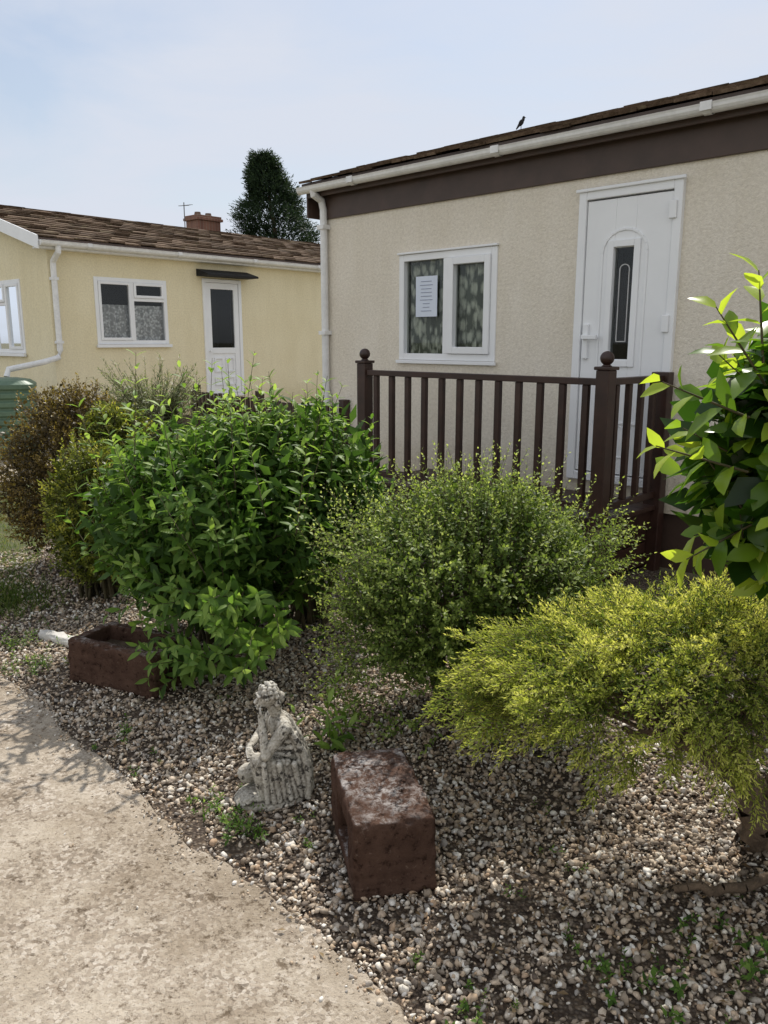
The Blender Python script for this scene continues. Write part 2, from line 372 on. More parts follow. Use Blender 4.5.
mb=MB(); mb.quad([(-9,8.8,.006),(-3.2,8.8,.006),(1.5,16,.006),(-3,17,.006)]); mb.obj('paving',mottled('paving_slabs',(.36,.30,.22),(.46,.40,.30),2,.9,40,.4,.01,(20,.7)))
ico=[]; ph=(1+5**.5)/2
for a in(-1,1):
    for b in(-ph,ph): ico+= [(0,a,b),(a,b,0),(b,0,a)]
ico=np.array(ico,float); ico/=np.linalg.norm(ico[0])
import itertools
ed=min(np.linalg.norm(ico[0]-ico[i]) for i in range(1,12))
icf=[f for f in itertools.combinations(range(12),3) if all(abs(np.linalg.norm(ico[a]-ico[b])-ed)<1e-6 for a,b in itertools.combinations(f,2))]
icf=[(a,b,c) if np.dot(np.cross(ico[b]-ico[a],ico[c]-ico[a]),ico[a])>0 else (a,c,b) for a,b,c in icf]
def stones(T,x,y,z,size):
    n=len(x)
    q=R.normal(size=(n,4))*np.array([1,.35,.35,1.0]); q/=np.linalg.norm(q,axis=1)[:,None]; w,i,j,k=q.T
    Rm=np.stack([np.stack([1-2*(j*j+k*k),2*(i*j-k*w),2*(i*k+j*w)],1),np.stack([2*(i*j+k*w),1-2*(i*i+k*k),2*(j*k-i*w)],1),np.stack([2*(i*k-j*w),2*(j*k+i*w),1-2*(i*i+j*j)],1)],1)
    V=ico[None]*(1+R.uniform(-.42,.25,(n,12,1)))*(np.stack([np.ones(n),R.uniform(.5,.95,n),R.uniform(.3,.65,n)],1)*size[:,None])[:,None,:]
    V=np.einsum('nij,nkj->nki',Rm,V); V+=np.stack([x,y,z],1)[:,None,:]
    F=np.array(icf)[None]+(np.arange(n)*12)[:,None,None]
    T.add(V,F,np.repeat(R.uniform(0,1,n)[:,None],12,1),0)
T=Tri()
def scat(n,s0,s1,m0,m1,smin,smax,zr=(.004,.020),pw=2.2,thin=True):
    s=R.uniform(s0,s1,n); m=R.uniform(m0,m1,n); p=O[None]+s[:,None]*E+m[:,None]*Mv
    if thin:   # bare soil patches, more of them along the path edge
        f=np.sin(p[:,0]*7.1+1.3*np.sin(p[:,1]*5.3))*np.sin(p[:,1]*8.3+1.7*np.sin(p[:,0]*4.1+1))+.5*np.sin(p[:,0]*19+p[:,1]*13)*np.sin(p[:,1]*23-p[:,0]*9)
        dens=np.clip(1.15+.75*f,.28,1)*np.clip(.45+m*4,.45,1); ok=R.uniform(0,1,n)<dens; p=p[ok]; n=len(p)
    sz=smin+(smax-smin)*R.uniform(0,1,n)**pw; stones(T,p[:,0],p[:,1],R.uniform(*zr,n),sz)
scat(58000,-1.6,3.3,.03,1.7,.0045,.017)
scat(7000,-1.6,5.0,1.7,2.6,.010,.019,thin=False); scat(5000,3.3,5.0,.04,1.7,.010,.019,thin=False)
def spill(n,sc_,smin,smax):
    s=R.uniform(-1.5,3.8,n); m=np.array([edgew(a) for a in s])-R.exponential(sc_,n)+.02; p=O[None]+s[:,None]*E+m[:,None]*Mv
    stones(T,p[:,0],p[:,1],np.full(n,.0195),smin+(smax-smin)*R.uniform(0,1,n)**2.5)
spill(1500,.03,.003,.012); spill(500,.16,.002,.008)
T.obj('gravel_stones',[M_gravel],gb)

# ---------------------------------------------------------------- buildings
def wall(B,mp,u0,u1,z0,z1,ops,dep=.09):
    us=sorted({u0,u1,*[a for o in ops for a in o[:2]]}); zs=sorted({z0,z1,*[a for o in ops for a in o[2:]]})
    for a,b in zip(us,us[1:]):
        for c,d in zip(zs,zs[1:]):
            um,zm=(a+b)/2,(c+d)/2
            if any(o[0]<um<o[1] and o[2]<zm<o[3] for o in ops): continue
            B.quad([mp(a,0,c),mp(b,0,c),mp(b,0,d),mp(a,0,d)])
    for a,b,c,d in ops:
        B.quad([mp(a,0,c),mp(a,dep,c),mp(a,dep,d),mp(a,0,d)]);B.quad([mp(b,0,c),mp(b,dep,c),mp(b,dep,d),mp(b,0,d)])
        B.quad([mp(a,0,c),mp(b,0,c),mp(b,dep,c),mp(a,dep,c)]);B.quad([mp(a,0,d),mp(b,0,d),mp(b,dep,d),mp(a,dep,d)])
def rect_frame(B,mp,u0,u1,z0,z1,w,d0,d1):
    B.box(u0,u0+w,d0,d1,z0,z1,mp);B.box(u1-w,u1,d0,d1,z0,z1,mp);B.box(u0+w,u1-w,d0,d1,z0,z0+w,mp);B.box(u0+w,u1-w,d0,d1,z1-w,z1,mp)
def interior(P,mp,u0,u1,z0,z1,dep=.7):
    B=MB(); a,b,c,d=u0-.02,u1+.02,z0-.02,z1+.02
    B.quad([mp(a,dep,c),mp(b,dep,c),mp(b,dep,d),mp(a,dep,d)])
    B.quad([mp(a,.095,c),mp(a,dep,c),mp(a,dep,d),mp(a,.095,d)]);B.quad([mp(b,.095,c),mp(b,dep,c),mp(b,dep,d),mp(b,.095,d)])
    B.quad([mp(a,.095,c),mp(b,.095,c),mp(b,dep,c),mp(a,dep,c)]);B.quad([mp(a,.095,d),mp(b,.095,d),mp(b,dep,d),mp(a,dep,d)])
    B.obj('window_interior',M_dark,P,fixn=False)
def curtain(P,mp,u0,u1,z0,z1,mat,d=.17,waves=9,amp=.018):
    B=MB(); n=waves*8
    for i in range(n):
        ua=u0+(u1-u0)*i/n; ub=u0+(u1-u0)*(i+1)/n
        fa=d+amp*math.sin(i/8*6.283)+.006*math.sin(i*1.3); fb=d+amp*math.sin((i+1)/8*6.283)+.006*math.sin((i+1)*1.3)
        B.quad([mp(ua,fa,z0),mp(ub,fb,z0),mp(ub,fb,z1),mp(ua,fa,z1)])
    B.obj('curtain',mat,P,smooth=True,fixn=False)
def pane(P,mp,u0,u1,z0,z1,d=.035,name='window_glass'):
    B=MB();B.quad([mp(u0,d,z0),mp(u1,d,z0),mp(u1,d,z1),mp(u0,d,z1)]);B.obj(name,M_glass,P,fixn=False)
def tiles(P,name,x0,x1,y0,z0,y1,z1,course=.17,tw=.26):
    B=MB(); sl=math.hypot(y1-y0,z1-z0); ny=int(sl/course); dy=(y1-y0)/sl; dz=(z1-z0)/sl
    nx=int((x1-x0)/tw)
    for j in range(ny+1):
        off=(j%2)*tw*.5
        for i in range(-1,nx+1):
            a=max(x0,x0+i*tw+off+.002); b=min(x1,x0+(i+1)*tw+off-.002)
            if b-a<.02: continue
            t0=j*course+random.uniform(-.010,.010); t1=min(sl,t0+course*1.06); lift=.024+random.uniform(-.008,.010); th=.02
            def pt(t,h): return (y0+dy*t-abs(dz)*h*(1 if dy>0 else -1),z0+dz*t+abs(dy)*h)
            c=random.random(); v=len(B.v)
            prof=[pt(t0,lift),pt(t1,.006),pt(t1,-.01),pt(t0,lift-th)]
            for x in(a,b):
                for (yy,zz) in prof: B.v.append((x,yy,zz)); B.c.append(c)
            B.f+=[[v,v+1,v+5,v+4],[v+3,v,v+4,v+7],[v,v+3,v+2,v+1],[v+4,v+5,v+6,v+7]]
    return B.obj(name,M_tile,P,attr=True,fixn=False)
def roof_slab(P,x0,x1,ye,ze,yr,zr):
    B=MB(); h=.03; yb=2*yr-ye
    for x in (x0,x1): B.quad([(x,ye,ze),(x,yr,zr),(x,yb,ze),(x,yb,ze-h),(x,yr,zr-h),(x,ye,ze-h)])
    B.quad([(x0,ye,ze),(x1,ye,ze),(x1,yr,zr),(x0,yr,zr)]);B.quad([(x0,yb,ze),(x1,yb,ze),(x1,yr,zr),(x0,yr,zr)])
    B.quad([(x0,ye,ze-h),(x1,ye,ze-h),(x1,yr,zr-h),(x0,yr,zr-h)]);B.quad([(x0,yb,ze-h),(x1,yb,ze-h),(x1,yr,zr-h),(x0,yr,zr-h)])
    B.quad([(x0,ye,ze),(x1,ye,ze),(x1,ye,ze-h),(x0,ye,ze-h)])
    B.obj('roof_deck',M_brown,P)
def gutter(P,x0,x1,y,z,r=.055):
    B=MB(); n=8
    prof=[(y-r*math.cos(math.pi*k/n),z-r*math.sin(math.pi*k/n)) for k in range(n+1)]
    prof=[(y-r-.006,z+.012)]+prof+[(y+r,z+.012)]
    inn=[(y+(a-y)*.9,z+(b-z)*.9+.002) for a,b in prof][::-1]; pr=prof+inn
    for x in(x0,x1):
        for a,b in pr: B.v.append((x,a,b));B.c.append(0)
    m=len(pr)
    for k in range(m): B.f.append([k,(k+1)%m,m+(k+1)%m,m+k])
    B.quad([(x0-.001,a,b) for a,b in prof]);B.quad([(x1+.001,a,b) for a,b in prof])
    B.obj('gutter',M_gutter,P,fixn=True)
    B=MB(); x=x0+.7
    while x<x1:
        pts=[(y-r*1.14*math.cos(math.pi*k/8),z-r*1.14*math.sin(math.pi*k/8)) for k in range(9)]
        for k in range(8):
            (a,b),(c,d)=pts[k],pts[k+1]; B.quad([(x,a,b),(x+.05,a,b),(x+.05,c,d),(x,c,d)])
        B.box(x-.01,x+.06,y-r*1.2,y-r*1.02,z-.03,z+.02)
        x+=1.55
    B.obj('gutter_brackets',M_gutter,P)

# near home
NH=empty('mobile_home',(1.378,5.9,0),math.atan2(-.709,.705))
f=lambda u,d,z:(u,d,z)
XL,XR,DEP=-2.73,6.5,4.0; EZ=2.92
DR=(0,.75,.55,2.55); WN=(-1.758,-.713,1.383,2.255)
B=MB(); wall(B,f,XL,XR,.39,EZ,[DR,WN])
B.quad([(XL,0,.39),(XL,DEP,.39),(XL,DEP,EZ),(XL,DEP/2,EZ+.6),(XL,0,EZ)])
B.quad([(XR,0,.39),(XR,DEP,.39),(XR,DEP,EZ),(XR,DEP/2,EZ+.6),(XR,0,EZ)]);B.quad([(XL,DEP,.39),(XR,DEP,.39),(XR,DEP,EZ),(XL,DEP,EZ)])
B.obj('walls',M_wall,NH,fixn=False)
B=MB(); B.box(XL+.03,XR-.03,.03,DEP-.03,0,.40); B.obj('skirting',M_brown,NH)
B=MB(); B.box(XL-.02,XR,-.022,.0,2.64,2.90);B.box(XL-.022,XL-.002,-.02,DEP,2.64,2.90);B.box(XL-.12,XR+.1,-.105,-.085,2.83,2.94);B.box(XL-.12,XR+.1,-.085,-.002,2.905,2.925)
B.box(XL-.14,XL-.12,-.105,DEP*.5,2.66,2.94); B.obj('fascia',M_brown,NH,.003)
ph_=.30; ye=-.17; ze=2.95
roof_slab(NH,XL-.15,XR+.15,ye+.02,ze,2.0,ze+(2.0-ye)*ph_)
tiles(NH,'roof_tiles',XL-.16,XR+.16,ye,ze+.004,2.0,ze+.004+(2-ye)*ph_,.15,.24)
tiles(NH,'roof_tiles_back',XL-.16,XR+.16,4-ye,ze+.004,2.0,ze+.004+(2-ye)*ph_,.15,.24)
gutter(NH,XL-.16,XR+.1,-.165,2.90,.043)
B=MB(); B.tube([(XL+.03,-.165,2.88),(XL+.03,-.16,2.84),(XL+.03,-.07,2.80),(XL+.03,-.045,2.72),(XL+.03,-.045,.1)],.034,12); 
for z in(2.55,1.6,.7): B.box(XL-.015,XL+.075,-.09,-.002,z,z+.035)
B.obj('drainpipe',M_gutter,NH)
B=MB(); u0,u1,z0,z1=WN; rect_frame(B,f,u0,u1,z0,z1,.055,-.012,.06); um=u0+.50
B.box(um,um+.06,-.012,.055,z0+.055,z1-.055); rect_frame(B,f,um+.062,u1-.057,z0+.057,z1-.057,.055,-.03,.04)
B.box(u0-.02,u1+.02,-.035,-.0125,z0-.03,z0-.002); B.box(u0-.01,u1+.01,-.03,-.002,z1+.002,z1+.018)
B.obj('window_frame',M_white,NH,.004)
pane(NH,f,u0+.05,um+.005,z0+.05,z1-.05); pane(NH,f,um+.11,u1-.1,z0+.1,z1-.1,.02)
curtain(NH,f,u0+.005,u1-.005,z0+.01,z1-.01,M_lace2,.085,10,.014); interior(NH,f,*WN)
B=MB(); B.box(u0+.17,u0+.41,.018,.022,z0+.36,z0+.69); B.obj('paper_notice',M_paper,NH)
B=MB()
for k in range(9):
    w=random.uniform(.07,.16); zz=z0+.645-k*.03; B.box(u0+.29-w/2,u0+.29+w/2,.0155,.017,zz,zz+.005)
B.obj('notice_text',M_ink,NH)
# door
B=MB(); a,b,c,d=DR; rect_frame(B,f,a,b,c,d,.06,-.035,.05); B.box(a-.02,b+.02,-.05,-.036,d-.008,d+.014); B.obj('door_frame',M_white,NH,.005)
B=MB(); ua,ub=.285,.435; gz0,gz1=1.42,2.16
da,db,dc,dd=a+.065,b-.065,c+.07,d-.07
for q in((da,ua,dc,dd),(ub,db,dc,dd),(ua,ub,dc,gz0),(ua,ub,gz1,dd)): B.box(q[0],q[1],-.02,.03,q[2],q[3])
rect_frame(B,f,ua-.045,ub+.045,gz0-.05,gz1+.05,.045,-.034,-.0205)
def arcring(B,cx,zb,zt,w,t,y0,y1):
    pts=[(cx-w,zb),(cx-w,zt)]+[(cx-w*math.cos(math.pi*k/10),zt+w*.9*math.sin(math.pi*k/10)) for k in range(1,10)]+[(cx+w,zt),(cx+w,zb)]
    for (x1_,z1_),(x2_,z2_) in zip(pts,pts[1:]+pts[:1]):
        dx,dz=x2_-x1_,z2_-z1_; l=math.hypot(dx,dz); nx,nz=-dz/l*t,dx/l*t
        i=len(B.v)
        for yy in(y0,y1):
            for p in((x1_-nx,z1_-nz),(x2_-nx,z2_-nz),(x2_+nx,z2_+nz),(x1_+nx,z1_+nz)): B.v.append((p[0],yy,p[1]));B.c.append(0)
        for q in((0,1,2,3),(4,7,6,5),(0,4,5,1),(1,5,6,2),(2,6,7,3),(3,7,4,0)):B.f.append([i+k for k in q])
arcring(B,.36,.98,2.13,.165,.009,-.0275,-.0203)
arcring(B,.36,.74,.86,.12,.006,-.0265,-.0203)
B.obj('door_panel',M_white,NH,.004)
pane(NH,f,ua-.001,ub+.001,gz0,gz1,.0,'door_glass'); interior(NH,f,ua-.2,ub+.2,gz0,gz1,.5)
B=MB()
arcring(B,.36,gz0+.12,gz1-.14,.035,.003,-.004,.003)
B.obj('door_leading',M_handle,NH)
B=MB(); B.box(.085,.125,-.045,-.02,1.42,1.66); B.box(.09,.21,-.075,-.055,1.555,1.585); B.box(.093,.118,-.06,-.04,1.555,1.585); B.obj('door_handle',M_white,NH,.004)
B=MB()
for z in(.8,1.6,2.31): B.box(.67,.72,-.05,-.036,z,z+.11)
B.obj('hinges',M_white,NH,.004)
rz=ze+(2-ye)*ph_
B=MB(); B.ell((0,0,.09),(.045,.03,.03),rot=Matrix.Rotation(-.9,3,'Y'));B.cap((.025,0,.12),(.032,0,.145),.02,.018);B.cap((.045,0,.148),(.065,0,.144),.006,.001);B.cap((-.025,0,.065),(-.06,0,.02),.018,.008);B.cap((0,.01,.065),(0,.01,.0),.003,.003);B.cap((0,-.01,.065),(0,-.01,.0),.003,.003)
bd=B.obj('bird',M_dark,None,smooth=True)
cs,sn=math.cos(NH.rotation_euler[2]),math.sin(NH.rotation_euler[2])
def nh(x,y,z): return (1.378+x*cs-y*sn,5.9+x*sn+y*cs,z)
bd.location=nh(-2.0,2.0,rz+.02); bd.scale=(.75,.75,.85)

# deck with railing
WD=empty('wooden_deck',(1.378,5.9,0),NH.rotation_euler[2])
xa,xb,yf=-1.36,.725,-.80; DZ=.46
B=MB(); n=6
for i in range(n):
    y0=yf+.02+i*(-yf-.03)/n; B.box(xa-.03,xb+.03,y0,y0+(-yf-.03)/n-.006,DZ-.03,DZ)
B.box(xa,xb,yf,yf+.04,DZ-.17,DZ-.032);B.box(xb-.04,xb,yf+.042,-.03,DZ-.17,DZ-.032);B.box(xa,xa+.04,yf+.042,-.03,DZ-.17,DZ-.032)
for k in range(3):
    z=.04+k*.085; B.box(xa+.05,xb-.05,yf+.05,yf+.07,z,z+.075); B.box(xb-.035,xb-.015,yf+.075,-.13,z,z+.075)
B.obj('deck_boards',M_railing,WD,.004)
B=MB(); ps=[(xa,yf),(xb,yf)]
for x,y in ps:
    w=.045; B.box(x-w,x+w,y-w,y+w,0,1.375); B.box(x-w-.01,x+w+.01,y-w-.01,y+w+.01,1.376,1.396)
B.box(xb-.06,xb+.06,-.12,-.04,0,1.345)
B.obj('deck_posts',M_railing,WD,.005)
B=MB()
for x,y in ps: B.tube([(x,y,1.397),(x,y,1.405),(x,y,1.41)],[.032,.024,.02],14); B.ell((x,y,1.445),(.042,.042,.042),16,12)
B.obj('post_finials',M_railing,WD,smooth=True)
B=MB()
B.box(xa+.046,xb-.046,yf-.03,yf+.03,1.285,1.325);B.box(xa+.046,xb-.046,yf-.02,yf+.02,DZ+.05,DZ+.095)
n=12
for i in range(n):
    x=xa+.046+(xb-xa-.092)*(i+.5)/n; B.box(x-.021,x+.021,yf-.018,yf+.018,DZ+.096,1.284)
xx=xb
B.box(xx-.03,xx+.03,yf+.046,-.122,1.285,1.325);B.box(xx-.02,xx+.02,yf+.046,-.122,DZ+.05,DZ+.095)
for i in range(4):
    y=yf+.046+(-.122-yf-.046)*(i+.5)/4; B.box(xx-.018,xx+.018,y-.02,y+.02,DZ+.096,1.284)
B.obj('railing',M_railing,WD,.004)

# far home
d2=Vector((.6606,.7507)); A2=math.atan2(d2.y,d2.x)
FH=empty('mobile_home.001',(-2.85,14.3,0),A2)
XL2,XR2,DP2=-3.033,9.5,5.0; EZ2=2.90
D2=(-.354,.465,.57,2.57); W2=(-2.336,-1.063,1.486,2.49); G2=(.90,1.95,1.35,2.46)
B=MB(); wall(B,f,XL2,XR2,.3,EZ2,[D2,W2]); g=lambda u,d,z:(XL2+d,u,z)
wall(B,g,0,DP2,.3,EZ2,[G2]); B.quad([(XL2,0,EZ2),(XL2,DP2,EZ2),(XL2,DP2/2,EZ2+.75)]);B.quad([(XR2,0,.3),(XR2,DP2,.3),(XR2,DP2,EZ2),(XR2,DP2/2,EZ2+.75),(XR2,0,EZ2)]);B.quad([(XL2,DP2,.3),(XR2,DP2,.3),(XR2,DP2,EZ2),(XL2,DP2,EZ2)])
B.obj('walls',M_wall2,FH,fixn=False)
B=MB(); B.box(XL2+.03,XR2-.03,.03,DP2-.03,0,.31); B.obj('skirting',M_brown,FH)
yr=DP2/2; ye2=-.22; ze2=2.965; p2=.285
roof_slab(FH,XL2-.2,XR2+.2,ye2+.02,ze2,yr,ze2+(yr-ye2)*p2)
tiles(FH,'roof_tiles',XL2-.21,XR2+.2,ye2,ze2+.004,yr,ze2+.004+(yr-ye2)*p2,.19,.27)
tiles(FH,'roof_tiles_back',XL2-.21,XR2+.2,2*yr-ye2,ze2+.004,yr,ze2+.004+(yr-ye2)*p2,.19,.27)
gutter(FH,XL2-.2,XR2+.2,-.24,2.905)
B=MB(); B.box(XL2-.2,XR2+.2,-.18,-.165,2.82,2.96);B.box(XL2-.2,XR2,-.165,-.002,2.82,2.835); B.obj('fascia',M_gutter,FH)
B=MB()
for s in(1,-1):
    ya=yr-s*(yr-ye2); 
    P=[(ya,ze2-.16),(yr,ze2-.16+(yr-ye2)*p2),(yr,ze2+.02+(yr-ye2)*p2),(ya,ze2+.02)]
    i=len(B.v)
    for x in(XL2-.235,XL2-.212):
        for y,z in P:B.v.append((x,y,z));B.c.append(0)
    for q in((0,1,2,3),(4,7,6,5),(0,4,5,1),(1,5,6,2),(2,6,7,3),(3,7,4,0)):B.f.append([i+k for k in q])
B.obj('bargeboards',M_white,FH)
def win2(mp,W):
    u0,u1,z0,z1=W; B=MB(); rect_frame(B,mp,u0,u1,z0,z1,.06,-.015,.06); um=(u0+u1)/2-.02
    B.box(um,um+.05,-.015,.055,z0+.06,z1-.06,mp); zt=z0+.66*(z1-z0)
    B.box(um+.05,u1-.06,-.012,.05,zt,zt+.05,mp); rect_frame(B,mp,um+.052,u1-.062,zt+.052,z1-.062,.04,-.03,.03)
    rect_frame(B,mp,u0+.062,um-.002,z0+.062,z1-.062,.04,-.03,.03)
    B.box(u0-.03,u1+.03,-.06,-.016,z0-.05,z0-.003,mp); B.obj('window_frame',M_white,FH,.004)
    pane(FH,mp,u0+.1,um-.04,z0+.1,z1-.1,.0);pane(FH,mp,um+.05,u1-.06,z0+.06,zt+.002,.02);pane(FH,mp,um+.09,u1-.1,zt+.09,z1-.1,.0)
    curtain(FH,mp,u0+.005,u1-.005,z0+.01,z0+(z1-z0)*.60,M_lace,.085,14,.015); interior(FH,mp,*W)
win2(f,W2); win2(g,G2)
B=MB(); a,b,c,d=D2; rect_frame(B,f,a,b,c,d,.06,-.03,.05)
ia,ib=a+.065,b-.065
B.box(ia,ia+.1,-.015,.03,c+.065,d-.065);B.box(ib-.1,ib,-.015,.03,c+.065,d-.065);B.box(ia+.1,ib-.1,-.015,.03,d-.165,d-.065);B.box(ia+.1,ib-.1,-.015,.03,1.32,1.42)
B.box(ia+.1,ib-.1,.0,.03,c+.065,1.32); 
mx=(ia+ib)/2
for q in((ia+.13,mx-.03,c+.2,.92),(mx+.03,ib-.13,c+.2,.92),(ia+.13,mx-.03,1.0,1.25),(mx+.03,ib-.13,1.0,1.25)): rect_frame(B,f,*q,.025,-.02,-.0005)
B.box(ia+.02,ia+.05,-.07,-.016,1.35,1.38);B.obj('door',M_white,FH,.004)
pane(FH,f,ia+.1,ib-.1,1.42,d-.165,.01,'door_glass'); interior(FH,f,ia+.1,ib-.1,1.42,d-.165,.5)
B=MB()
for x in(a-.1,b+.16): B.v+=[(x,-.001,2.72),(x,-.32,2.63),(x,-.32,2.60),(x,-.001,2.60)];B.c+=[0]*4
for k in range(4):B.f.append([k,(k+1)%4,4+(k+1)%4,4+k])
B.f+=[[0,1,2,3],[7,6,5,4]]; B.obj('door_canopy',M_dark,FH)
B=MB(); xp=XL2+.06
B.tube([(xp,-.24,2.86),(xp,-.235,2.78),(xp,-.06,2.66),(xp,-.05,2.56),(xp,-.05,1.40),(xp-.04,-.07,1.30),(XL2-.25,-.15,1.24),(XL2-.80,-.22,1.15),(XL2-.84,-.24,1.05)],.042,12)
for z in(2.4,1.5): B.box(xp-.05,xp+.05,-.095,-.002,z,z+.04)
B.obj('drainpipe',M_gutter,FH)
WT=empty('water_tank',(-5.30,10.75,0),.35)
B=MB(); n=40
zz=[0,.03,.07]; 
for k in range(8): z=.10+k*.115; zz+=[z,z+.02,z+.075,z+.095]
def ringpts(sx,sy,z):
    o=[]
    for q in range(n):
        t=2*math.pi*q/n; c_,s_=math.cos(t),math.sin(t); o.append((sx*abs(c_)**.35*(1 if c_>0 else -1),sy*abs(s_)**.35*(1 if s_>0 else -1),z))
    return o
rings=[]
for i,z in enumerate(zz):
    k=(i-3)%4 if i>=3 else 0; inset=.0 if k in(1,2) else .028
    rings.append(ringpts(.62-inset,.42-inset,z))
rings.append(ringpts(.55,.36,1.03)); rings.append(ringpts(.40,.25,1.055))
for r_ in rings:
    B.v+=r_;B.c+=[0]*n
for j in range(len(rings)-1):
    for q in range(n): B.f.append([j*n+q,j*n+(q+1)%n,(j+1)*n+(q+1)%n,(j+1)*n+q])
B.f.append([(len(rings)-1)*n+q for q in range(n)]); B.obj('tank_body',M_tank,WT,smooth=False,bevel=.006)
B=MB(); B.tube([(-.1,0,1.05),(-.1,0,1.09)],.14,20); B.obj('tank_lid',M_tank,WT,.005)

# background brick house with chimney
BH=empty('brick_house',(-5.45,26,0),A2)
B=MB();B.box(-6,6,0,6,0,2.6);B.obj('walls',M_brick,BH)
roof_slab(BH,-6.3,6.3,-.3,2.65,3,4.25);tiles(BH,'roof_tiles',-6.3,6.3,-.32,2.66,3,4.26,.25,.3);tiles(BH,'roof_tiles_back',-6.3,6.3,6.32,2.66,3,4.26,.25,.3)
CX=1.60
B=MB();B.box(CX,CX+.95,2.65,3.35,3.8,5.60);B.box(CX-.07,CX+1.02,2.58,3.42,5.601,5.69);B.box(CX-.03,CX+.98,2.62,3.38,5.691,5.77);B.obj('chimney',M_brick,BH,.01)
B=MB()
for x in(CX+.25,CX+.70):B.tube([(x,3,5.77),(x,3,5.90)],[.13,.10],14)
B.obj('chimney_pots',mottled('terracotta',(.12,.08,.06),(.17,.11,.08),6,.8),BH)
B=MB();B.tube([(CX-.30,3,4.2),(CX-.30,3,6.15)],.018,6)
B.tube([(CX-.55,2.9,6.0),(CX-.02,3.1,6.1)],.013,6)
for k in range(6):
    x=CX-.5+k*.09;B.tube([(x,2.85,6.0+k*.018),(x+.04,3.1,6.03+k*.018)],.009,5)
B.obj('television_aerial',M_metal,BH)

PF=empty('picket_fence'); B=MB(); p0=Vector((-2.45,10.2,0));p1=Vector((-.45,7.55,0)); dd_=(p1-p0);Lf=dd_.length;dd_.normalize()
fm=lambda u,d,z:(p0.x+dd_.x*u-dd_.y*d,p0.y+dd_.y*u+dd_.x*d,z)
k=0.0
while k<Lf:
    h=.93+random.uniform(-.01,.01); B.box(k,k+.075,0,.018,.06,h,fm); k+=.115
B.box(0,Lf,.019,.055,.25,.32,fm);B.box(0,Lf,.019,.055,.72,.79,fm)
for u in(0,Lf/2,Lf): B.box(u-.04,u+.04,.056,.13,0,1.0,fm)
B.obj('pickets',M_railing,PF,.003)

# ---------------------------------------------------------------- stone blocks
import bmesh
def rough_block(name,mat,lx,ly,lz,recess=None,hollow=None,loc=(0,0,0),rz=0,seed=0):
    P=empty(name,loc,rz); bm=bmesh.new()
    def grid(u0,u1,v0,v1,fn):
        nu=max(1,int(round((u1-u0)/.010)));nv=max(1,int(round((v1-v0)/.010)))
        g_=[[bm.verts.new(fn(u0+(u1-u0)*i/nu,v0+(v1-v0)*j/nv)) for j in range(nv+1)] for i in range(nu+1)]
        for i in range(nu):
            for j in range(nv): bm.faces.new((g_[i][j],g_[i+1][j],g_[i+1][j+1],g_[i][j+1]))
    def face(u1,v1,fn,hole=None,dep=0):
        if not hole: grid(0,u1,0,v1,lambda a,b:fn(a,b,0)); return
        a,b,c,d=hole
        us=[0,a,b,u1]; vs=[0,c,d,v1]
        for i in range(3):
            for j in range(3):
                if i==1 and j==1: continue
                grid(us[i],us[i+1],vs[j],vs[j+1],lambda x,y:fn(x,y,0))
        grid(a,b,c,d,lambda x,y:fn(x,y,dep))
        grid(a,b,0,dep,lambda x,y:fn(x,c,y));grid(a,b,0,dep,lambda x,y:fn(x,d,y))
        grid(c,d,0,dep,lambda x,y:fn(a,x,y));grid(c,d,0,dep,lambda x,y:fn(b,x,y))
    face(lx,lz,lambda a,b,d:(a,d,b)); face(lx,lz,lambda a,b,d:(a,ly-d,b))
    face(ly,lz,lambda a,b,d:(d,a,b),recess,.06); face(ly,lz,lambda a,b,d:(lx-d,a,b))
    face(lx,ly,lambda a,b,d:(a,b,lz-d),hollow,.12); face(lx,ly,lambda a,b,d:(a,b,d))
    bmesh.ops.remove_doubles(bm,verts=bm.verts,dist=.0015)
    bmesh.ops.recalc_face_normals(bm,faces=bm.faces)
    h=Vector((lx/2,ly/2,lz/2)); c=h.copy()
    for v in bm.verts:
        p=v.co-c
        srt=sorted([h[i]-abs(p[i]) for i in range(3)]); r_=.022
        if srt[1]<r_ :
            k=(r_-srt[1])/r_; pull=.30*r_*k*k*(1+2.4*noise.noise(v.co*21+Vector((seed,0,0))))
            v.co-=Vector((math.copysign(pull,p.x) if h.x-abs(p.x)<r_ else 0,math.copysign(pull,p.y) if h.y-abs(p.y)<r_ else 0,math.copysign(pull,p.z) if h.z-abs(p.z)<r_ else 0))
        n3=noise.noise_vector(v.co*7+Vector((seed,5,0)))*.005+noise.noise_vector(v.co*48+Vector((seed,1,0)))*.0035
        v.co+=n3
    me=bpy.data.meshes.new(name); bm.to_mesh(me);bm.free(); me.materials.append(mat)
    me.polygons.foreach_set('use_smooth',[True]*len(me.polygons))
    o=bpy.data.objects.new('block_body',me);scene.collection.objects.link(o);o.parent=P
    return P
rough_block('stone_block',M_block,.240,.42,.245,recess=(.10,.28,.06,.18),loc=(-.083,1.96,0.0),rz=.22,seed=1)
SP=rough_block('stone_planter',M_block,.50,.28,.21,hollow=(.05,.45,.05,.23),loc=(-1.46,3.46,0),rz=math.atan2(-.21,.455),seed=6)
B=MB();B.quad([(.05,.05,.14),(.45,.05,.14),(.45,.23,.14),(.05,.23,.14)]);B.obj('planter_soil',M_soil,SP)
ts=rough_block('stone_edging',mottled('pale_stone',(.45,.43,.40),(.62,.60,.56),9,.9,60,.6,.01),.30,.07,.05,loc=(-1.83,3.98,0),rz=-.5,seed=3)

